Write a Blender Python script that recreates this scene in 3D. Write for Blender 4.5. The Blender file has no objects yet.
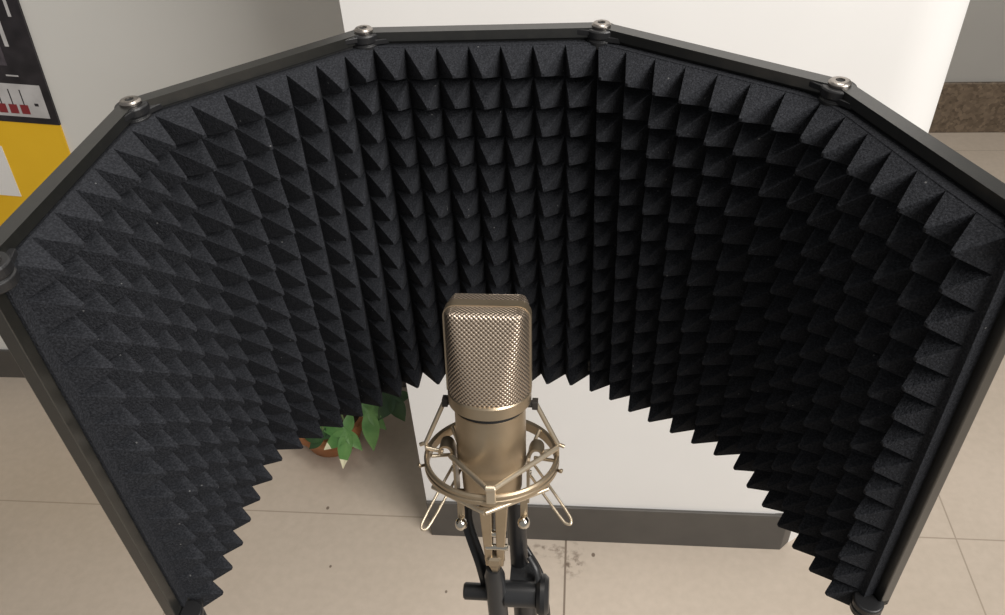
import bpy, bmesh, math, random
from mathutils import Vector, Matrix
random.seed(7)
PI = math.pi
C = bpy.context.scene.collection
sc = bpy.context.scene

# ------------------------------------------------------------------ materials
def mat(name, col, rough=.5, metal=0., spec=.5):
    m = bpy.data.materials.new(name); m.use_nodes = True
    b = m.node_tree.nodes['Principled BSDF']
    b.inputs['Base Color'].default_value = (*col, 1); b.inputs['Roughness'].default_value = rough
    b.inputs['Metallic'].default_value = metal; b.inputs['Specular IOR Level'].default_value = spec
    return m
def nd(m, t, **kw):
    n = m.node_tree.nodes.new(t)
    for k, v in kw.items():
        if k in n.inputs: n.inputs[k].default_value = v
        else: setattr(n, k, v)
    return n
def lk(m, a, b): m.node_tree.links.new(a, b)
def coords(m, which='Object'): return nd(m, 'ShaderNodeTexCoord').outputs[which]
def noise_mat(name, c1, c2, scale, rough=.6, bump=0., bscale=None, metal=0., spec=.5, lo=.35, hi=.65, dist=.001):
    m = mat(name, c1, rough, metal, spec); b = m.node_tree.nodes['Principled BSDF']
    co = coords(m)
    n = nd(m, 'ShaderNodeTexNoise', Scale=scale, Detail=5.); lk(m, co, n.inputs['Vector'])
    r = nd(m, 'ShaderNodeValToRGB'); r.color_ramp.elements[0].position = lo; r.color_ramp.elements[1].position = hi
    r.color_ramp.elements[0].color = (*c1, 1); r.color_ramp.elements[1].color = (*c2, 1)
    lk(m, n.outputs['Fac'], r.inputs['Fac']); lk(m, r.outputs['Color'], b.inputs['Base Color'])
    if bump:
        n2 = nd(m, 'ShaderNodeTexNoise', Scale=bscale or scale, Detail=3.); lk(m, co, n2.inputs['Vector'])
        bp = nd(m, 'ShaderNodeBump', Strength=bump, Distance=dist); lk(m, n2.outputs['Fac'], bp.inputs['Height'])
        lk(m, bp.outputs['Normal'], b.inputs['Normal'])
    return m

M_foam = noise_mat('foam', (.0165, .0175, .0205), (.038, .040, .046), 800, .95, .8, 900, spec=.12, lo=.4, hi=.75, dist=.0012)
_b = M_foam.node_tree.nodes['Principled BSDF']; _src = _b.inputs['Base Color'].links[0].from_socket     # stray pale fibres in the foam
_v = nd(M_foam, 'ShaderNodeTexVoronoi', Scale=230.); lk(M_foam, coords(M_foam), _v.inputs['Vector'])
_a = nd(M_foam, 'ShaderNodeMath', operation='LESS_THAN'); _a.inputs[1].default_value = .13; lk(M_foam, _v.outputs['Distance'], _a.inputs[0])
_sc = nd(M_foam, 'ShaderNodeSeparateColor'); lk(M_foam, _v.outputs['Color'], _sc.inputs[0])
_c = nd(M_foam, 'ShaderNodeMath', operation='GREATER_THAN'); _c.inputs[1].default_value = .965; lk(M_foam, _sc.outputs[0], _c.inputs[0])
_m = nd(M_foam, 'ShaderNodeMath', operation='MULTIPLY'); lk(M_foam, _a.outputs[0], _m.inputs[0]); lk(M_foam, _c.outputs[0], _m.inputs[1])
_x = nd(M_foam, 'ShaderNodeMix', data_type='RGBA'); _x.inputs[7].default_value = (.13, .13, .13, 1)
lk(M_foam, _m.outputs[0], _x.inputs[0]); lk(M_foam, _src, _x.inputs[6]); lk(M_foam, _x.outputs[2], _b.inputs['Base Color'])
M_black = noise_mat('black_powder_coat', (.010, .010, .009), (.014, .014, .012), 300, .3, .08, 1200, spec=1., dist=.0004)
M_plate = mat('black_plate', (.012, .012, .012), .6)
M_plastic = mat('black_plastic', (.014, .014, .015), .38)
M_tube = mat('dark_grey_tube', (.035, .036, .038), .32, .3)
M_steel = mat('screw_steel', (.36, .33, .30), .32, 1.)
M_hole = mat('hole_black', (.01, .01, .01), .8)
M_gold = noise_mat('champagne_metal', (.43, .345, .24), (.47, .38, .27), 60, .36, metal=.85)
M_goldl = mat('pale_champagne_wire', (.60, .51, .385), .33, .75)
M_chrome = mat('bright_bolt', (.70, .66, .58), .16, 1.)
M_lug = mat('dark_rubber_lug', (.03, .026, .022), .6)

def weave_mat():
    m = mat('woven_wire_grille', (.5, .43, .33), .34, .85); b = m.node_tree.nodes['Principled BSDF']
    uv = nd(m, 'ShaderNodeUVMap'); uv.uv_map = 'UVMap'
    sp = nd(m, 'ShaderNodeSeparateXYZ'); lk(m, uv.outputs['UV'], sp.inputs['Vector'])
    def mth(op, a, bb=None):
        n = nd(m, 'ShaderNodeMath', operation=op)
        for i, v in enumerate((a, bb)):
            if v is None: continue
            if isinstance(v, (int, float)): n.inputs[i].default_value = v
            else: lk(m, v, n.inputs[i])
        return n.outputs[0]
    u = mth('MULTIPLY', sp.outputs['X'], 2*PI/.0031); v = mth('MULTIPLY', sp.outputs['Y'], 2*PI/.0031)
    s = mth('MULTIPLY', mth('SINE', u), mth('SINE', v))                 # staggered wire crowns
    h = mth('ADD', mth('MULTIPLY', s, .5), .5)
    r = nd(m, 'ShaderNodeValToRGB'); e = r.color_ramp.elements
    e[0].position = .18; e[0].color = (.15, .11, .08, 1); e[1].position = .62; e[1].color = (.60, .50, .40, 1)
    lk(m, h, r.inputs['Fac']); lk(m, r.outputs['Color'], b.inputs['Base Color'])
    bp = nd(m, 'ShaderNodeBump', Strength=.9, Distance=.0006); lk(m, h, bp.inputs['Height']); lk(m, bp.outputs['Normal'], b.inputs['Normal'])
    return m
M_weave = weave_mat()

# ------------------------------------------------------------------ mesh helpers
def obj(name, bm, m, parent=None, smooth=False, bevel=0, autosmooth=None):
    me = bpy.data.meshes.new(name); bmesh.ops.recalc_face_normals(bm, faces=bm.faces); bm.to_mesh(me); bm.free()
    me.materials.append(m)
    if smooth:
        for p in me.polygons: p.use_smooth = True
    o = bpy.data.objects.new(name, me); C.objects.link(o)
    if parent: o.parent = parent
    if bevel:
        b = o.modifiers.new('bevel', 'BEVEL'); b.width = bevel; b.segments = 2; b.limit_method = 'ANGLE'; b.angle_limit = math.radians(35)
    if autosmooth: me.set_sharp_from_angle(angle=math.radians(autosmooth))
    return o
def thing(name, label, cat, loc=(0, 0, 0), group=None):
    o = bpy.data.objects.new(name, None); C.objects.link(o); o.location = loc; o.empty_display_size = .05
    o['label'] = label; o['category'] = cat
    if group: o['group'] = group
    return o
def struct(o): o['kind'] = 'structure'; return o
def add_hexa(bm, p):        # 8 points: bottom loop 4, top loop 4
    v = [bm.verts.new(q) for q in p]
    for f in ((3, 2, 1, 0), (4, 5, 6, 7), (0, 1, 5, 4), (1, 2, 6, 5), (2, 3, 7, 6), (3, 0, 4, 7)): bm.faces.new([v[i] for i in f])
def add_box(bm, c, s, M=None):
    x, y, z = c; a, b, d = (i/2 for i in s)
    p = [Vector((x+i*a, y+j*b, z+k*d)) for k in (-1, 1) for i, j in ((-1, -1), (1, -1), (1, 1), (-1, 1))]
    if M: p = [M @ q for q in p]
    add_hexa(bm, p)
def add_prism(bm, poly, z0, z1):
    lo = [bm.verts.new((x, y, z0)) for x, y in poly]; hi = [bm.verts.new((x, y, z1)) for x, y in poly]
    n = len(poly); bm.faces.new(lo[::-1]); bm.faces.new(hi)
    for i in range(n): bm.faces.new((lo[i], lo[(i+1) % n], hi[(i+1) % n], hi[i]))
def add_rings(bm, rings, cap0=True, cap1=True, closed=False):
    R = [[bm.verts.new(p) for p in r] for r in rings]; n = len(R[0])
    for a, b in zip(R, R[1:] + ([R[0]] if closed else [])):
        for i in range(n): bm.faces.new((a[i], a[(i+1) % n], b[(i+1) % n], b[i]))
    if not closed:
        if cap0: bm.faces.new(R[0][::-1])
        if cap1: bm.faces.new(R[-1])
def add_lathe(bm, prof, M=None, n=48, cap0=True, cap1=True):
    rr = []
    for r, z in prof:
        ring = [Vector((r*math.cos(2*PI*i/n), r*math.sin(2*PI*i/n), z)) for i in range(n)]
        rr.append([M @ q for q in ring] if M else ring)
    add_rings(bm, rr, cap0, cap1)
def add_tube(bm, pts, r, n=10, closed=False, flat=1.):
    pts = [Vector(p) for p in pts]; N = len(pts); rings = []; ref = None
    for i, p in enumerate(pts):
        a = pts[i-1] if (i > 0 or closed) else p; b = pts[(i+1) % N] if (i < N-1 or closed) else p
        t = (b-a).normalized()
        if ref is None: ref = t.orthogonal().normalized()
        ref = (ref - t*ref.dot(t)).normalized(); s = t.cross(ref)
        rad = r[i] if isinstance(r, (list, tuple)) else r
        rings.append([p + (ref*math.cos(2*PI*k/n) + s*math.sin(2*PI*k/n)*flat)*rad for k in range(n)])
    add_rings(bm, rings, closed=closed)
def axis_m(p, d):           # matrix with +z along d at p
    return Matrix.Translation(p) @ Vector((0, 0, 1)).rotation_difference(Vector(d).normalized()).to_matrix().to_4x4()
def cyl(bm, a, b, r, n=28, ch=None):
    a, b = Vector(a), Vector(b); L = (b-a).length; ch = min(r*.18, L*.2) if ch is None else ch
    add_lathe(bm, [(r-ch, 0), (r, ch), (r, L-ch), (r-ch, L)], axis_m(a, b-a), n)
def smooth_path(pts, k=8):
    pts = [Vector(p) for p in pts]; out = []
    for i in range(len(pts)-1):
        p0 = pts[max(i-1, 0)]; p1 = pts[i]; p2 = pts[i+1]; p3 = pts[min(i+2, len(pts)-1)]
        for j in range(k):
            t = j/k
            out.append(.5*((2*p1) + (p2-p0)*t + (2*p0-5*p1+4*p2-p3)*t*t + (3*p1-p0-3*p2+p3)*t**3))
    return out + [pts[-1]]
NB = bmesh.new

# ------------------------------------------------------------------ setting
FZ = -.9966; YP = .483; YL = .919; YB = 2.260
def floor_mat():
    m = mat('beige_floor_tile', (.55, .48, .40), .34, 0, .4); b = m.node_tree.nodes['Principled BSDF']
    co = coords(m); sp = nd(m, 'ShaderNodeSeparateXYZ'); lk(m, co, sp.inputs['Vector'])
    def mth(op, *a):
        n = nd(m, 'ShaderNodeMath', operation=op)
        for i, v in enumerate(a):
            if isinstance(v, (int, float)): n.inputs[i].default_value = v
            else: lk(m, v, n.inputs[i])
        return n.outputs[0]
    def line(s, off):        # 1 on the joint
        t = mth('FRACT', mth('DIVIDE', mth('SUBTRACT', s, off), .8))
        d = mth('MULTIPLY', mth('MINIMUM', t, mth('SUBTRACT', 1., t)), .8)
        return mth('LESS_THAN', d, .0016)
    jt = mth('MAXIMUM', line(sp.outputs['X'], .0477), line(sp.outputs['Y'], .5205))
    n1 = nd(m, 'ShaderNodeTexNoise', Scale=2.2, Detail=4.); lk(m, co, n1.inputs['Vector'])
    n2 = nd(m, 'ShaderNodeTexNoise', Scale=60., Detail=6.); lk(m, co, n2.inputs['Vector'])
    f = mth('ADD', mth('MULTIPLY', n1.outputs['Fac'], .6), mth('MULTIPLY', n2.outputs['Fac'], .4))
    r = nd(m, 'ShaderNodeValToRGB'); e = r.color_ramp.elements
    e[0].position = .35; e[0].color = (.47, .40, .325, 1); e[1].position = .65; e[1].color = (.545, .465, .385, 1)
    lk(m, f, r.inputs['Fac'])
    mx = nd(m, 'ShaderNodeMix', data_type='RGBA'); mx.inputs[7].default_value = (.30, .245, .19, 1)
    lk(m, mth('MULTIPLY', jt, .75), mx.inputs[0]); lk(m, r.outputs['Color'], mx.inputs[6])
    # dirt marks in the tile by the pillar: brown scuffs round the joint and a few dark specks
    def spot(x, y, rx, ry):
        dx = mth('DIVIDE', mth('SUBTRACT', sp.outputs['X'], x), rx); dy = mth('DIVIDE', mth('SUBTRACT', sp.outputs['Y'], y), ry)
        return mth('MAXIMUM', mth('SUBTRACT', 1., mth('ADD', mth('MULTIPLY', dx, dx), mth('MULTIPLY', dy, dy))), 0.)
    n3 = nd(m, 'ShaderNodeTexNoise', Scale=75., Detail=3.); lk(m, co, n3.inputs['Vector'])
    n3f = mth('MAXIMUM', mth('SUBTRACT', n3.outputs['Fac'], .50), 0.)
    dirt = mth('MULTIPLY', mth('MULTIPLY', n3f, 4.5), mth('MAXIMUM', spot(.015, .452, .055, .022), spot(.06, .43, .035, .05)))
    sp_ = None
    for x, y, q in SPECKS:
        s = mth('MULTIPLY', spot(x, y, q, q*1.3), 1.5); sp_ = s if sp_ is None else mth('MAXIMUM', sp_, s)
    crack = mth('MULTIPLY', mth('LESS_THAN', mth('ABSOLUTE', mth('SUBTRACT', sp.outputs['X'], .0477)), .0022), mth('LESS_THAN', mth('ABSOLUTE', mth('SUBTRACT', sp.outputs['Y'], .28)), .21))
    tot = mth('MINIMUM', mth('MAXIMUM', mth('MAXIMUM', dirt, sp_), mth('MULTIPLY', crack, .6)), .8)
    m2 = nd(m, 'ShaderNodeMix', data_type='RGBA'); m2.inputs[7].default_value = (.10, .065, .045, 1)
    lk(m, tot, m2.inputs[0]); lk(m, mx.outputs[2], m2.inputs[6]); lk(m, m2.outputs[2], b.inputs['Base Color'])
    return m
SPECKS = [(-.482, .535, .004), (-.44, .39, .003), (-.19, .345, .003), (.105, .445, .0045)]
bm = NB(); add_box(bm, (.3, .2, FZ-.04), (6.4, 4.4, .08)); struct(obj('floor', bm, floor_mat()))
M_wall = noise_mat('white_wall_paint', (.80, .79, .775), (.84, .83, .815), 3, .65, .05, 220, spec=.3)
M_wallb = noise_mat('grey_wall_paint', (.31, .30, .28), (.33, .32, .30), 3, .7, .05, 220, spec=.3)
M_skirt = noise_mat('grey_skirting', (.072, .066, .060), (.085, .078, .070), 18, .45)
def granite():
    m = mat('granite', (.3, .22, .15), .35); b = m.node_tree.nodes['Principled BSDF']; co = coords(m)
    v = nd(m, 'ShaderNodeTexVoronoi', Scale=95.); lk(m, co, v.inputs['Vector'])
    n = nd(m, 'ShaderNodeTexNoise', Scale=28., Detail=6.); lk(m, co, n.inputs['Vector'])
    a = nd(m, 'ShaderNodeMix', data_type='FLOAT'); a.inputs[0].default_value = .5
    lk(m, v.outputs['Color'], a.inputs[2]); lk(m, n.outputs['Fac'], a.inputs[3])
    r = nd(m, 'ShaderNodeValToRGB'); e = r.color_ramp.elements
    e[0].position = .28; e[0].color = (.065, .045, .028, 1); e[1].position = .75; e[1].color = (.17, .125, .085, 1)
    lk(m, a.outputs[0], r.inputs['Fac']); lk(m, r.outputs['Color'], b.inputs['Base Color']); return m
M_walll = noise_mat('off_white_wall_paint', (.67, .66, .625), (.70, .69, .655), 3, .65, .05, 220, spec=.3)
bm = NB(); add_box(bm, (-1.57, YL+.06, FZ+1.35), (2.66, .12, 2.7)); struct(obj('wall_left', bm, M_walll))
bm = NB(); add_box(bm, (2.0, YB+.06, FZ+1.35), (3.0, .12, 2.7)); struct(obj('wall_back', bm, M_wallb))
rr = .101; XL, XR = -.239, .560
arc = [(XR-rr+rr*math.sin(a), YP+rr-rr*math.cos(a)) for a in [i*PI/2/10 for i in range(11)]]
bm = NB(); add_prism(bm, [(XL, YP)] + arc + [(XR, YB+.12), (XL, YB+.12)], FZ, FZ+2.7)
struct(obj('wall_center', bm, M_wall, smooth=True, autosmooth=30))
bm = NB(); add_prism(bm, [(XL, YP-.007), (.487, YP-.007), (XR+.004, YP+.068), (XR+.004, YB), (XR, YB), (XR, YP+.095), (.46, YP), (XL, YP)], FZ, FZ+.113)
struct(obj('baseboard_center', bm, M_skirt, bevel=.0015))
bm = NB(); add_box(bm, (-1.57, YL-.0035, FZ+.049), (2.66, .007, .098)); struct(obj('baseboard_left', bm, M_skirt, bevel=.0015))
bm = NB(); add_box(bm, (2.015, YB-.006, FZ+.095), (2.96, .012, .19)); struct(obj('baseboard_back', bm, granite(), bevel=.003))

# ------------------------------------------------------------------ poster on the left wall
M_yel = noise_mat('poster_yellow', (.80, .47, .010), (.86, .52, .016), 6, .5)
M_pdark = noise_mat('poster_dark_photo', (.008, .007, .010), (.035, .03, .036), 22, .4, lo=.4, hi=.8)
M_pmid = noise_mat('poster_grey_print', (.42, .41, .41), (.55, .54, .54), 20, .45)
M_pred = mat('poster_red_print', (.22, .02, .025), .45)
M_pwhite = mat('poster_white_print', (.78, .77, .75), .5)
po = thing('poster', 'yellow poster with a dark mixer picture on the wall at far left', 'poster', (-1.0, YL, -.254)); po.rotation_euler = (0, math.radians(5), 0)
def flat(name, x0, x1, z0, z1, d, m, sk0=0, sk1=0, par=po):   # thin print layer on the wall, d = layer height
    bm = NB(); y0 = -.0002; X, Z = -.984, -.254
    p = [(x0-X, y0-d, z0-Z), (x1-X+sk0, y0-d, z0-Z), (x1-X+sk0, y0, z0-Z), (x0-X, y0, z0-Z)]
    q = [(x0-X, y0-d, z1-Z), (x1-X+sk1, y0-d, z1-Z), (x1-X+sk1, y0, z1-Z), (x0-X, y0, z1-Z)]
    add_hexa(bm, p+q); return obj(name, bm, m, par)
flat('backing', -1.75, -.985, -.70, .45, .004, M_yel)
pic = flat('picture_frame', -1.75, -.984, -.254, .45, .0055, M_pdark)
flat('mixer_panel', -1.75, -.999, -.240, -.168, .0062, M_pmid, 0, 0, po)
for k in range(14):
    x = -1.045-.0235*k
    flat('fader_line', x, x+.0022, -.215, -.180, .0066, M_pdark)
    flat('fader_knob', x-.009, x+.008, -.233, -.213, .0068, M_pred if k < 5 else M_pmid)
flat('mixer_mark', -1.022, -1.014, -.214, -.208, .0066, M_pdark)
flat('screen_print', -1.75, -1.05, -.13, -.02, .0062, noise_mat('poster_screen_photo', (.02, .018, .022), (.10, .085, .10), 30, .4))
flat('edge_print', -1.04, -1.032, -.09, .02, .0062, M_pmid)
flat('edge_print', -1.012, -1.006, -.03, .30, .0062, M_pmid)
flat('caption_print', -1.06, -1.035, -.152, -.149, .0062, M_pmid)
flat('white_card', -1.275, -1.130, -.44, -.315, .0052, M_pwhite)

# ------------------------------------------------------------------ isolation shield
H = .2955; W = .158; NX = 35; NZ = 14
J = [(-.1960, -.2690), (-.1947, -.1140), (-.0773, -.0102), (.0808, -.0077), (.2115, -.0975), (.2665, -.2327)]
J = [Vector((a, b, 0)) for a, b in J]
DIR = [(J[i+1]-J[i]).normalized() for i in range(5)]
NRM = [Vector((d.y, -d.x, 0)) for d in DIR]           # towards the microphone
def corner(i, d):                                      # point d inwards of fold i
    if i == 0: return J[0] + NRM[0]*d
    if i == 5: return J[5] + NRM[4]*d
    b = (NRM[i-1]+NRM[i]).normalized(); return J[i] + b*(d/b.dot(NRM[i]))
sh = thing('isolation_shield', 'five panel folding shield lined with charcoal pyramid foam around the microphone', 'acoustic shield', (0, 0, 0))
D0, DV, DT = .0002, .0065, .0305
ZT, ZB = H-.0092, -.0185
def P(U, d, z):                                        # U runs 0..5 along the folded panels
    i = min(int(U), 4); q = corner(i, d).lerp(corner(i+1, d), U-i); return Vector((q.x, q.y, z))
def ease(U):                                           # the two end panels carry thinner, flatter foam
    return max(0., min(1., (1.15-U)/.5)), max(0., min(1., (U-4.0)/.6))
def valley(U):
    a, b = ease(U); return DV - .0040*a + .0025*b
# one bent sheet of pyramid foam: 37 columns, 14 rows
rnd = random.Random(3); bm = NB()
UA, UB = .025, 4.985; us = [UA+.045+(UB-UA-.075)*k/NX for k in range(NX+1)]
zt = ZT-.0006; PZ = (zt-ZB)/NZ; zs = [zt-PZ*k for k in range(NZ+1)]
g = [[bm.verts.new(P(u, valley(u), z)) for u in us] for z in zs]
for b in range(NZ):
    for a in range(NX):
        q = [g[b+1][a], g[b+1][a+1], g[b][a+1], g[b][a]]; du = us[a+1]-us[a]
        cu = (us[a]+us[a+1])/2 + rnd.uniform(-.03, .03)*du; cz = zs[b]-PZ/2 + rnd.uniform(-.03, .03)*PZ
        hu, hz = .055*du, .05*PZ; dt = DT + rnd.uniform(-.0012, .0008) - .0085*ease(cu)[0] - .004*ease(cu)[1]
        t = [bm.verts.new(P(cu+x*hu, dt, cz+y*hz)) for x, y in ((-1, -1), (1, -1), (1, 1), (-1, 1))]
        for k in range(4): bm.faces.new((q[k], q[(k+1) % 4], t[(k+1) % 4], t[k]))
        bm.faces.new(t)
ends = [UA] + us + [UB]
bt = [bm.verts.new(P(u, D0, ZT)) for u in ends]; bb = [bm.verts.new(P(u, D0, ZB)) for u in ends]
ft = [bm.verts.new(P(u, valley(u), ZT)) for u in ends]
fl = bm.verts.new(P(UA, valley(UA), ZB)); fr = bm.verts.new(P(UB, valley(UB), ZB)); n = len(ends)
for k in range(n-1):
    bm.faces.new((bt[k], bt[k+1], bb[k+1], bb[k])); bm.faces.new((ft[k], ft[k+1], bt[k+1], bt[k]))
for k in range(NX):
    bm.faces.new((g[0][k], g[0][k+1], ft[k+2], ft[k+1]))
    bm.faces.new((g[NZ][k], g[NZ][k+1], bb[k+2], bb[k+1]))
bm.faces.new([ft[0], ft[1]] + [g[k][0] for k in range(NZ+1)] + [fl]); bm.faces.new([ft[-1], fr] + [g[k][-1] for k in range(NZ, -1, -1)] + [ft[-2]])
bm.faces.new((fl, g[NZ][0], bb[1], bb[0])); bm.faces.new((g[NZ][-1], fr, bb[-1], bb[-2]))
bm.faces.new((ft[0], fl, bb[0], bt[0])); bm.faces.new((ft[-1], bt[-1], bb[-1], fr))
obj('foam_lining', bm, M_foam, sh, bevel=.0007)
RD0, RD1 = -.0065, .0030
for i in range(5):
    def Q(u, d, z, i=i):
        q = corner(i, d).lerp(corner(i+1, d), u); return Vector((q.x, q.y, z))
    def slab(bm, u0, u1, d0, d1, z0, z1, Q=Q):
        add_hexa(bm, [Q(u0, d0, z0), Q(u1, d0, z0), Q(u1, d1, z0), Q(u0, d1, z0), Q(u0, d0, z1), Q(u1, d0, z1), Q(u1, d1, z1), Q(u0, d1, z1)])
    bm = NB(); slab(bm, .005, .995, -.0035, .0002, -.004, H-.004); obj('back_panel', bm, M_plate, sh)
    bm = NB(); m0 = .03 if i else -.03; m1 = .97 if i < 4 else 1.03
    slab(bm, m0, m1, RD0, RD1, H-.0068, H-.0005); obj('top_rail', bm, M_black, sh)
    bm = NB(); slab(bm, m0, m1, RD0, RD1, -.006, .001); obj('bottom_rail', bm, M_black, sh, bevel=.0008)
    if i in (0, 4):
        e = .03; wd = .0085/W
        bm = NB(); slab(bm, -e if i == 0 else 1+e-wd, -e+wd if i == 0 else 1+e, RD0, .0010, -.006, H-.0072)
        obj('end_rail', bm, M_black, sh, bevel=.0008)
def hinge(i, z, up):                                   # knuckle stack, rail tabs and a socket screw
    p = corner(i, (.003 if up else .0065) if i in (0, 5) else 0.); s = 1 if up else -1
    bm = NB(); M = Matrix.Translation((p.x, p.y, z)) @ Matrix.Diagonal((1, 1, s, 1))
    add_lathe(bm, [(.0088, -.0135), (.0097, -.0125), (.0097, -.0082), (.0088, -.0077), (.0088, -.0067), (.0097, -.0062), (.0097, -.002), (.009, -.001)], M, 40)
    for k, sg in ((i-1, -1), (i, 1)):
        if 0 <= k < 5:
            d = DIR[k]*sg; n = NRM[k]; zz = -.0048 if sg > 0 else -.0014
            q = []
            for z0 in (zz-.0035, zz):
                for a, b in ((-.002, -.0075), (.0165, -.0062), (.0165, .0028), (0, .0075)):
                    w = p + d*a + n*b; q.append(Vector((w.x, w.y, z+s*z0)))
            add_hexa(bm, q)
    h = obj('hinge', bm, M_plastic, sh, bevel=.0004)
    bm = NB(); add_lathe(bm, [(.0048, -.0012), (.0062, -.0008), (.0063, .0006), (.0055, .0016), (.0045, .0020), (.0026, .0020), (.0024, .0006), (.0004, .0006)], M, 32)
    scw = obj('screw', bm, M_steel, h, smooth=True, autosmooth=40); scw['label'] = 'bright steel socket screw'
    bm = NB(); add_lathe(bm, [(.0026, .0008), (.0026, .0013)], M, 6); obj('socket', bm, M_hole, h)
for i in range(6): hinge(i, H, True)
for i in range(6): hinge(i, -.0125, False)
# arm that carries the shield on the stand, running down and forward behind the microphone
bm = NB(); add_box(bm, (.003, .006, .03), (.05, .006, .07))
add_box(bm, (.005, -.004, -.019), (.03, .024, .012))
pth = smooth_path([(.007, -.006, -.019), (.012, -.06, -.028), (.0165, -.115, -.052), (.019, -.148, -.085)], 6)
add_tube(bm, pth, .0055, 14)
ma = obj('mounting_arm', bm, M_black, sh, smooth=True, autosmooth=40)

# ------------------------------------------------------------------ microphone, tilted back in its mount
O = Vector((.0085, -.1613, .0423)); TILT = math.radians(-13)
mic = thing('microphone', 'champagne metal studio condenser microphone with woven wire head', 'microphone', O)
mic.rotation_euler = (TILT, math.radians(.5), 0)
LT, LC, LB = .1230, .0596, .0500
def head_ring(z, off=0., n=96):
    t = (z-LC)/(LT-LC); b = .0282 + (.0165-.0282)*t; r = .0282+off; xl = r
    k = .0080; e = z-(LT-k)
    if e > 0: xl = r - k + math.sqrt(max(k*k-e*e, 0))
    k2 = .003; e = z-(LT-k2)
    if e > 0: b = b - k2 + math.sqrt(max(k2*k2-e*e, 0))
    out = []
    for i in range(n):
        a = 2*PI*i/n; x, y = r*math.cos(a), r*math.sin(a)
        x = max(-xl, min(xl, x)); y = math.copysign((abs(y/(b+off))**-14 + 1)**(-1/14)*(b+off), y) if abs(y) > 1e-5 else y; out.append(Vector((x, y, z)))
    return out
zs = [LC-.001+(LT-.008-LC+.001)*k/24 for k in range(25)] + [LT-.008+.008*math.sin(PI/2*k/10) for k in range(1, 11)]
def head_grille():
    bm = NB(); uvl = bm.loops.layers.uv.new('UVMap')
    R = [head_ring(z) for z in zs]; n = len(R[0]); V = [[bm.verts.new(p) for p in r] for r in R]
    U = []
    for r in R:
        # unroll from the middle of the front (i = 72) so the weave runs straight down the front and back
        u = [0]*n; s = 0
        for k in range(1, n//2+1): s += (r[(72+k) % n]-r[(72+k-1) % n]).length; u[(72+k) % n] = s
        s = 0
        for k in range(1, n//2): s -= (r[(72-k) % n]-r[(72-k+1) % n]).length; u[(72-k) % n] = s
        U.append(u)
    vz = [0]
    for a, b in zip(R, R[1:]): vz.append(vz[-1] + (a[72]-b[72]).length)
    for a in range(len(R)-1):
        for i in range(n):
            j = (i+1) % n
            f = bm.faces.new((V[a][i], V[a][j], V[a+1][j], V[a+1][i]))
            if i in (24, 23): pass
            for l, (aa, ii) in zip(f.loops, ((a, i), (a, j), (a+1, j), (a+1, i))): l[uvl].uv = (U[aa][ii], vz[aa])
    f = bm.faces.new(V[-1])
    for l in f.loops: l[uvl].uv = (l.vert.co.x, l.vert.co.y)
    return bm
g = obj('head_grille', head_grille(), M_weave, mic, smooth=True, autosmooth=50); g['label'] = 'woven wire mesh'
# smooth band over the head, between the front and back mesh
bm = NB()
prof = []
for z in zs[:-1]: prof.append((.0282, z)) if z <= LT-.008 else prof.append((.0282-.008+math.sqrt(max(.008**2-(z-LT+.008)**2, 0)), z))
prof.append((.0202, LT)); line = [(x, z) for x, z in prof] + [(-x, z) for x, z in prof[::-1]]
def band_pt(k, off):
    a = Vector((*line[max(k-1, 0)], 0)); b = Vector((*line[min(k+1, len(line)-1)], 0)); t = (b-a).normalized()
    nx, nz = t.y, -t.x; return Vector((line[k][0]+nx*off, 0, line[k][1]+nz*off))
rings = []
for k in range(len(line)):
    o_, i_ = band_pt(k, .0008), band_pt(k, -.0012)
    rings.append([Vector((o_.x, -.0042, o_.z)), Vector((o_.x, .0042, o_.z)), Vector((i_.x, .0042, i_.z)), Vector((i_.x, -.0042, i_.z))])
add_rings(bm, rings); obj('head_band', bm, M_gold, mic, smooth=True, autosmooth=40)
bm = NB(); add_lathe(bm, [(.0238, LB), (.0279, LB), (.0287, LB+.0006), (.0287, LC-.0008), (.0278, LC+.0006)], None, 72)
obj('collar', bm, M_gold, mic, smooth=True, autosmooth=30)
bm = NB(); add_lathe(bm, [(.0190, -.027), (.0205, -.0262), (.0215, -.024), (.0222, -.004), (.0238, -.0030), (.0246, -.0015), (.0247, .004), (.0247, LB-.0050), (.0243, LB-.0047), (.0236, LB-.0047), (.0236, LB+.002)], None, 72)
obj('body', bm, M_gold, mic, smooth=True, autosmooth=35)
bm = NB(); add_lathe(bm, [(.0236, LB-.0049), (.0242, LB-.0049), (.0242, LB+.001), (.0236, LB+.001)], None, 72, False, False); obj('gap_shade_ring', bm, M_hole, mic, smooth=True, autosmooth=35)  # black ring in the collar gap, shade under the collar painted as colour

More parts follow.
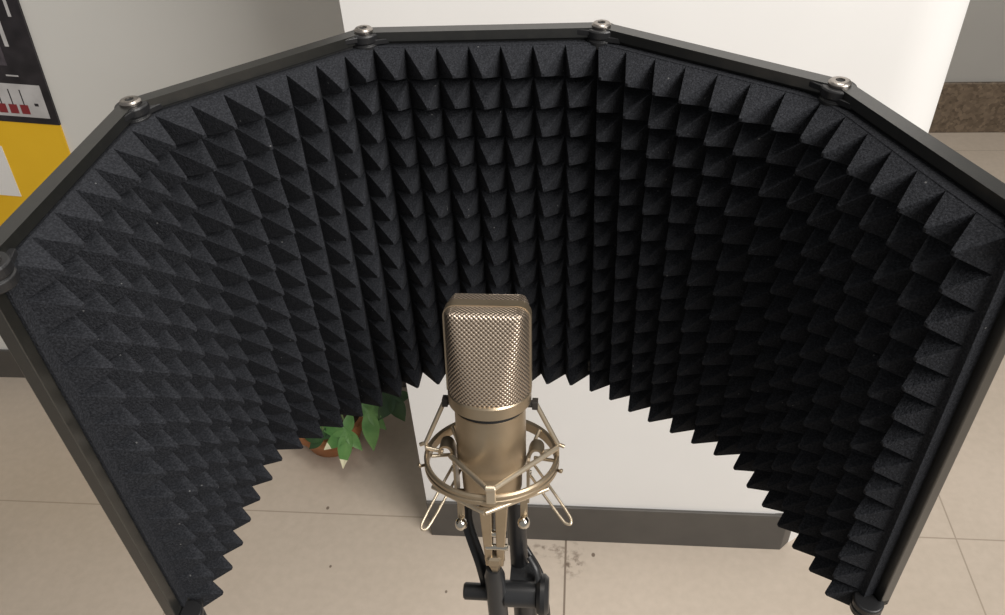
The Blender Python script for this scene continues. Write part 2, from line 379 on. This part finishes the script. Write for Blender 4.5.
# ------------------------------------------------------------------ shock mount
sm = thing('shock_mount', 'champagne wire shock mount ring holding the microphone above the stand', 'shock mount', O)
sm.rotation_euler = mic.rotation_euler
bm = NB(); n = 96; RO, RI, h = .0483, .0448, .0042
sec = [(RI, -h), (RO-.0008, -h), (RO, -h+.0008), (RO, -.0008), (RO-.0008, -.0002), (RO-.0008, .0006), (RO, .0012), (RO, h-.0012), (RO-.0012, h), (RI+.0012, h), (RI, h-.0012)]
rings = [[Vector((r*math.cos(2*PI*i/n), r*math.sin(2*PI*i/n), z)) for r, z in sec] for i in range(n)]
add_rings(bm, rings, closed=True); obj('ring', bm, M_gold, sm, smooth=True, autosmooth=35)
for s in (-1, 1):
    # cradle arm: flat strip with a rolled upper end, hugging the body down to the base
    bm = NB(); prof = smooth_path([(.0262, -.0345), (.0262, -.02), (.0264, -.004), (.0275, .006), (.0300, .0108), (.0338, .0112), (.0362, .0085), (.0366, .0048)], 6)
    R = []
    for k, p in enumerate(prof):
        a = prof[max(k-1, 0)]; b = prof[min(k+1, len(prof)-1)]; t = (b-a).normalized(); nx, nz = -t.y, t.x
        w = .0078 if p.y < .004 else .0062; th = .0009
        R.append([Vector((s*(p.x+nx*th), -w, p.y+nz*th)), Vector((s*(p.x+nx*th), w, p.y+nz*th)), Vector((s*(p.x-nx*th), w, p.y-nz*th)), Vector((s*(p.x-nx*th), -w, p.y-nz*th))])
    add_rings(bm, R); arm = obj('cradle_arm', bm, M_gold, sm, smooth=True, autosmooth=35)
    bm = NB(); cyl(bm, (s*.0275, -.0035, -.010), (s*.0288, -.0035, -.010), .0018, 16); obj('rivet', bm, M_chrome, arm, smooth=True, autosmooth=35)
    # lug under the collar that the upper cord is hooked on
    zl = .0485
    bm = NB(); cyl(bm, (s*.0240, 0, zl-.002), (s*.0325, 0, zl-.002), .0027, 16); add_box(bm, (s*.0312, 0, zl-.002), (.004, .0066, .006)); obj('lug', bm, M_lug, sm, bevel=.0006)
    # ring hooks
    bm = NB(); zh = .0095 if s < 0 else .0125
    add_tube(bm, smooth_path([(s*.0468, 0, -.004), (s*.0468, 0, zh-.002), (s*.0485, 0, zh), (s*.0515, 0, zh-.0012)], 5), .0015, 10); obj('hook', bm, M_gold, sm, smooth=True, autosmooth=40)
    bm = NB(); add_tube(bm, [(s*.0462, .004*-1, -.006), (s*.0498, -.012, -.0015), (s*.0502, -.0135, .001)], .0012, 8); obj('hook', bm, M_gold, sm, smooth=True)
    # cords
    bm = NB(); add_tube(bm, [(s*.0318, 0, zl-.002), (s*.0475, 0, zh)], .0017, 12); obj('cord', bm, M_goldl, sm, smooth=True, autosmooth=50)
    bm = NB(); add_tube(bm, [(s*.0472, -.001, zh-.003), (s*.0345, -.002, .0045 if s < 0 else .0065)], .0016, 12); obj('cord', bm, M_goldl, sm, smooth=True, autosmooth=50)
    bm = NB()
    if s < 0: add_tube(bm, [(-.0285, -.0075, .0048), (.0020, -.0502, .0125)], .0019, 12)
    else: add_tube(bm, [(.0470, -.002, .0118), (.0065, -.0502, .0125)], .0019, 12)
    obj('cord', bm, M_goldl, sm, smooth=True, autosmooth=50)
    bm = NB(); add_tube(bm, [(s*.045, .006, -.006), (s*.0300, .012, -.0085)], .0014, 10); obj('cord', bm, M_goldl, sm, smooth=True, autosmooth=50)
    bm = NB(); add_tube(bm, [(s*.0330, .030, .004), (s*.022, .018, -.020)], .0014, 10); obj('cord', bm, M_goldl, sm, smooth=True, autosmooth=50)
    # long hairpin clip hanging under the ring
    a0 = Vector((-.0275, .010, -.019)) if s < 0 else Vector((.0262, .010, -.0145)); a1 = Vector((-.0478, -.030, -.0440)) if s < 0 else Vector((.0572, -.030, -.0325))
    dd = (a1-a0).normalized(); sd = dd.cross(Vector((0, -.75, .66))).normalized(); wv = .0030
    pts = [a0+sd*wv*1.1, a0+dd*.03+sd*wv*1.1, a1-dd*.006+sd*wv*.95, a1-dd*.0018+sd*wv*.66, a1, a1-dd*.0018-sd*wv*.66, a1-dd*.006-sd*wv*.95, a0+dd*.03-sd*wv*1.1, a0-sd*wv*1.1]
    bm = NB(); add_tube(bm, smooth_path(pts, 6), .00105, 10); hp = obj('hairpin_clip', bm, M_goldl, sm, smooth=True, autosmooth=60)
    # bright dome bolts under the base
    bm = NB(); add_lathe(bm, [(.0001, -.0052), (.0022, -.0046), (.0041, -.0025), (.0046, 0), (.0041, .0025), (.0025, .0046), (.0001, .0052)], Matrix.Translation((s*.0232, -.010, -.0530+.002*s)), 28)
    obj('dome_bolt', bm, M_chrome, sm, smooth=True, autosmooth=60)
    bm = NB(); add_box(bm, (s*.0232, -.0065, -.0425), (.0052, .0018, .0200)); obj('strap', bm, M_gold, sm, bevel=.0005)
# front clip where both front cords meet
bm = NB(); add_box(bm, (.0045, -.0495, .0065), (.0066, .0028, .0135)); add_tube(bm, [(.0008, -.0502, .0125), (.0082, -.0502, .0125)], .0023, 12)
obj('front_clip', bm, M_goldl, sm, bevel=.0008)
# lower front struts from under the ring to the base
bm = NB(); add_tube(bm, [(.000, -.0475, -.0105), (.0410, -.021, -.0095)], .0018, 12); add_tube(bm, [(.000, -.0475, -.0105), (-.0400, -.021, -.0120)], .0018, 12)
obj('lower_cord', bm, M_goldl, sm, smooth=True, autosmooth=50)
# base cup and yoke bracket
bm = NB(); add_lathe(bm, [(.001, -.0330), (.0150, -.0330), (.0175, -.0315), (.0180, -.0300), (.0180, -.0276), (.0175, -.0270), (.001, -.0270)], None, 64, cap0=False, cap1=False)
add_box(bm, (0, -.002, -.0335), (.054, .010, .0022)); obj('base_cup', bm, M_gold, sm, smooth=True, autosmooth=35)
bm = NB()
for s in (-1, 1):
    x0 = .0015+s*.0058; x1 = .0005+s*.0042
    for (ya, yb) in ((-.0085, -.0020),):
        add_hexa(bm, [(x1-.0026, ya, -.097), (x1+.0026, ya, -.097), (x1+.0026, yb, -.097), (x1-.0026, yb, -.097), (x0-.0046, ya-.006, -.0345), (x0+.0046, ya-.006, -.0345), (x0+.0046, yb+.004, -.0345), (x0-.0046, yb+.004, -.0345)])
yk = obj('yoke', bm, M_gold, sm, bevel=.0008)
bm = NB()
for z, x in ((-.064, .0005), (-.077, .0015)): cyl(bm, (x-.0075, -.0085, z), (x+.0095, -.0085, z), .0026, 16)
obj('pivot_bolt', bm, M_chrome, sm, smooth=True, autosmooth=40)
bm = NB(); add_lathe(bm, [(.0030, -.104), (.0055, -.097), (.0078, -.093), (.0078, -.088), (.0060, -.086)], Matrix.Translation((.0005, -.0055, 0)), 6)
obj('thread_nut', bm, M_gold, sm)

# ------------------------------------------------------------------ stand
RM = mic.rotation_euler.to_matrix(); tip = O + RM @ Vector((.0005, -.0055, -.100))
XT, YT = tip.x-.001, tip.y
st = thing('microphone_stand', 'black metal microphone stand with clamp and wing knob under the shock mount', 'stand', (.0185, -.152, FZ))
st.location = (XT+.020, YT+.020, FZ); SL = Vector(st.location)
def sp(*p): return Vector(p)-SL
XU, YU = XT+.020, YT+.022
bm = NB(); add_tube(bm, [sp(XT, YT, tip.z-.002), sp(XT, YT, tip.z-.012), sp(XT, YT, -.30), sp(XT, YT, -.305)], [.0055, .0080, .0080, .007], 28); obj('front_tube', bm, M_tube, st, smooth=True, autosmooth=40)
bm = NB(); add_tube(bm, [sp(XU, YU, FZ+.10), sp(XU, YU, -.115)], .0100, 32); obj('upright_tube', bm, M_plastic, st, smooth=True, autosmooth=40)
bm = NB(); cyl(bm, sp(XU-.003, YU, -.128), sp(XU-.0045, YU+.018, -.020), .0072, 24); obj('post', bm, M_plastic, st, smooth=True, autosmooth=40)
ZC = tip.z-.042
bm = NB(); cyl(bm, sp(XT+.005, YT+.003, ZC), sp(XT+.033, YT+.003, ZC), .0105, 32); add_box(bm, sp(XT+.020, YT+.014, ZC-.004), (.020, .026, .022)); obj('clutch', bm, M_tube, st, smooth=True, autosmooth=35)
bm = NB(); cyl(bm, sp(XT+.032, YT+.003, ZC), sp(XT+.0415, YT+.003, ZC), .0165, 40, .003); obj('clutch_disc', bm, M_plastic, st, smooth=True, autosmooth=35)
bm = NB(); cyl(bm, sp(XT-.027, YT+.004, ZC-.001), sp(XT-.005, YT+.004, ZC-.001), .0068, 24, .0012); add_tube(bm, [sp(XT-.008, YT+.004, ZC-.001), sp(XT+.006, YT+.003, ZC)], .0045, 16); obj('wing_knob', bm, M_plastic, st, smooth=True, autosmooth=35)
bm = NB()
for s in (-1, 1):
    add_tube(bm, smooth_path([sp(XT+s*.0095, YT+.010, ZC+.004), sp(XT+s*.0115-.001, YT+.012, ZC+.03), sp(XT+s*.011-.010*(s < 0)-.002, YT+.030, ZC+.062), sp(XT-.012+s*.006, YT+.045, ZC+.085)][:4 if s < 0 else 2] if s < 0 else [sp(XT+.034, YT+.007, ZC+.012), sp(XT+.0315, YT+.013, ZC+.021), sp(XT+.026, YT+.020, ZC+.027)], 6), .0050 if s < 0 else .0034, 10, flat=.6)
obj('fork', bm, M_plastic, st, smooth=True, autosmooth=40)
bm = NB(); add_lathe(bm, [(.013, .07), (.018, .075), (.018, .13), (.013, .135)], Matrix.Translation((XU-SL.x, YU-SL.y, 0)), 32); obj('hub', bm, M_plastic, st, smooth=True, autosmooth=35)
for k in range(3):
    a = -PI/2+.3+k*2*PI/3; d = Vector((math.cos(a), math.sin(a), 0)); c = Vector((XU-SL.x, YU-SL.y, 0))
    bm = NB(); add_tube(bm, [c+d*.014+Vector((0, 0, .10)), c+d*.27+Vector((0, 0, .012))], .008, 16); lg = obj('leg', bm, M_tube, st, smooth=True, autosmooth=40)
    bm = NB(); add_tube(bm, [c+d*.262+Vector((0, 0, .0165)), c+d*.285+Vector((0, 0, .0095))], .0095, 16); obj('rubber_foot', bm, M_lug, lg, smooth=True, autosmooth=40)
# black cable hanging down from the microphone behind the stand
cb = NB(); cx = XT+.036
add_tube(cb, smooth_path([(XT+.012, YT+.036, -.012), (XT+.013, YT+.046, -.05), (XT+.015, YT+.050, ZC+.010), (cx-.004, YT+.034, ZC-.014), (cx+.001, YT+.022, ZC-.032), (cx+.003, YT+.018, ZC-.10), (cx-.004, YT+.03, -.5), (cx+.01, YT+.02, -.85), (cx+.03, YT+.0, FZ+.0035), (cx+.16, YT-.14, FZ+.003), (cx+.1, YT-.4, FZ+.003)], 8), .0026, 10)
co_ = obj('cable', cb, M_plastic, None, smooth=True, autosmooth=50)
co_['label'] = 'thin black microphone cable hanging beside the clamp disc of the stand'; co_['category'] = 'cable'

# ------------------------------------------------------------------ potted plant between the walls
px, py = -.515, .735
pl = thing('potted_plant', 'leafy green plant in a terracotta pot on the floor by the white pillar', 'potted plant', (px, py, FZ))
M_terra = noise_mat('terracotta', (.34, .135, .05), (.42, .18, .07), 12, .7)
M_soil = noise_mat('soil', (.03, .02, .012), (.07, .045, .03), 60, .95, .8, 90)
M_leaf = noise_mat('leaf_green', (.07, .19, .045), (.15, .30, .09), 25, .42)
M_leafd = noise_mat('leaf_dark_green', (.018, .055, .016), (.035, .085, .025), 25, .4)
M_tipm = mat('leaf_pale_tip', (.75, .72, .50), .5)
M_stem = mat('stem_green', (.10, .14, .05), .6)
bm = NB(); add_lathe(bm, [(.001, 0), (.056, 0), (.061, .004), (.086, .070), (.091, .071), (.094, .075), (.094, .095), (.091, .098), (.082, .098), (.077, .085), (.001, .085)], None, 64, False, False)
obj('pot', bm, M_terra, pl, smooth=True, autosmooth=35)
bm = NB(); add_lathe(bm, [(.0765, .084), (.078, .088), (.001, .092)], None, 40, True, True); obj('soil', bm, M_soil, pl, smooth=True)
def lobe(bm, c, d, up, L, w, curl):
    d = d.normalized(); s = d.cross(up).normalized(); n = s.cross(d); N = 8; rows = []
    for k in range(N+1):
        t = k/N; hw = w*math.sin(PI*min(1, .10+.90*t)**.85)*(1-.15*t) if t < 1 else .0004
        p = c + d*L*t - n*curl*L*t*t
        rows.append([p - s*hw + n*hw*.28, p, p + s*hw + n*hw*.28])
    up_ = [[bm.verts.new(q + n*.0004) for q in r] for r in rows]; dn = [[bm.verts.new(q - n*.0004) for q in r] for r in rows]
    for a in range(N):
        for b in range(2):
            bm.faces.new((up_[a][b], up_[a][b+1], up_[a+1][b+1], up_[a+1][b])); bm.faces.new((dn[a][b], dn[a+1][b], dn[a+1][b+1], dn[a][b+1]))
        for b in (0, 2): bm.faces.new((up_[a][b], up_[a+1][b], dn[a+1][b], dn[a][b]))
    bm.faces.new(up_[0] + dn[0][::-1]); bm.faces.new(up_[N] + dn[N][::-1])
    return rows
RIGHT = Vector((1, 0, 0)); UPV = Vector((0, -.55, .83)); 
def leaf(c, lobes, face, m, tips=()):
    """c: leaf centre in the plant's frame; lobes: (angle on the leaf's plane, length, width)"""
    c = Vector(c) + Vector((.025, .010, 0)); f = Vector(face).normalized(); a0 = RIGHT - f*RIGHT.dot(f); a0.normalize(); b0 = f.cross(a0)
    bm = NB(); tb = []
    for k, (ang, L, w) in enumerate(lobes):
        d = a0*math.cos(math.radians(ang)) + b0*math.sin(math.radians(ang)); rows = lobe(bm, c, d, f, L, w, .18)
        if k in tips: tb.append(rows[6:])
    lf = obj('leaf', bm, m, pl, smooth=True, autosmooth=60)
    for rows in tb:
        t = NB(); off = f*.0009
        A = [[t.verts.new(q+off) for q in r] for r in rows]; B = [[t.verts.new(q-off) for q in r] for r in rows]
        for a in range(len(rows)-1):
            for b in range(2): t.faces.new((A[a][b], A[a][b+1], A[a+1][b+1], A[a+1][b])); t.faces.new((B[a][b], B[a+1][b], B[a+1][b+1], B[a][b+1]))
            for b in (0, 2): t.faces.new((A[a][b], A[a+1][b], B[a+1][b], B[a][b]))
        t.faces.new(A[0]+B[0][::-1]); t.faces.new(A[-1]+B[-1][::-1])
        tp = obj('leaf_tip', t, M_tipm, lf); tp['label'] = 'pale cream leaf tip'
    b = NB(); st0 = Vector((c.x*.2, .01, .112)); mid = (c+st0)/2 + Vector((0, 0, .05))
    add_tube(b, smooth_path([st0, mid, c - f*.002], 6), .0022, 8); obj('stem', b, M_stem, pl, smooth=True)
# LEAVES
leaf((.053, -.105, .136), [(-143, .070, .017), (-98, .083, .018), (85, .048, .014), (174, .070, .016), (-52, .052, .014)], (0, -.7, .7), M_leaf, (0, 1))
leaf((.098, -.065, .159), [(-86, .092, .021), (-50, .055, .015), (100, .06, .016), (20, .05, .014), (170, .05, .014)], (.1, -.8, .6), M_leaf, ())
leaf((.148, -.045, .185), [(-62, .062, .020), (-120, .060, .018), (10, .045, .015), (100, .06, .016), (150, .05, .016)], (.2, -.75, .6), M_leafd, ())
leaf((-.005, -.110, .120), [(175, .06, .016), (215, .045, .013), (110, .05, .015), (40, .05, .014)], (-.2, -.6, .75), M_leafd, ())
for c, fdir in (((-.08, .0, .20), (-.5, -.2, .8)), ((.03, .05, .26), (.1, .2, .9)), ((.09, .03, .24), (.4, 0, .8)), ((-.03, -.02, .28), (-.2, -.3, .9))):
    leaf(c, [(90+72*k+random.uniform(-9, 9), .06+random.uniform(-.008, .012), .016) for k in range(5)], fdir, M_leafd if c[0] > .05 else M_leaf)

# ------------------------------------------------------------------ light
def area(name, loc, target, sx, sy, power, col=(1, 1, 1)):
    l = bpy.data.lights.new(name, 'AREA'); l.shape = 'RECTANGLE'; l.size = sx; l.size_y = sy; l.energy = power; l.color = col
    o = bpy.data.objects.new(name, l); C.objects.link(o); o.location = loc
    o.rotation_euler = (Vector(target)-Vector(loc)).to_track_quat('-Z', 'Y').to_euler(); return o
area('window_daylight', (2.05, -1.5, 1.85), (0, .1, -.1), 2.0, 1.6, 116, (1, .97, .93))
area('ceiling_light', (.35, .0, 2.1), (.30, -.05, -1), .8, .6, 21, (1, .95, .89))
w = bpy.data.worlds.new('World'); sc.world = w; w.use_nodes = True
w.node_tree.nodes['Background'].inputs[0].default_value = (1, .985, .965, 1); w.node_tree.nodes['Background'].inputs[1].default_value = .25

# ------------------------------------------------------------------ camera
cd = bpy.data.cameras.new('Camera'); cam = bpy.data.objects.new('Camera', cd); C.objects.link(cam); sc.camera = cam
F = 824.68; cd.sensor_fit = 'HORIZONTAL'; cd.sensor_width = 36.; cd.lens = 36.*F/1005; cd.clip_start = .02
yaw, pit, rol = -.12268628, .69725071, -.06308912
f = Vector((math.sin(yaw)*math.cos(pit), math.cos(yaw)*math.cos(pit), -math.sin(pit)))
r = Vector((math.cos(yaw), -math.sin(yaw), 0)); u = r.cross(f)
r2 = r*math.cos(rol) + u*math.sin(rol); u2 = u*math.cos(rol) - r*math.sin(rol)
Mx = Matrix((r2, u2, -f)).transposed().to_4x4(); Mx.translation = (.06992773, -.54159582, .50335423); cam.matrix_world = Mx
vs = sc.view_settings; vs.view_transform = 'Standard'; vs.look = 'None'; vs.gamma = 1; vs.exposure = 0; vs.use_curve_mapping = False
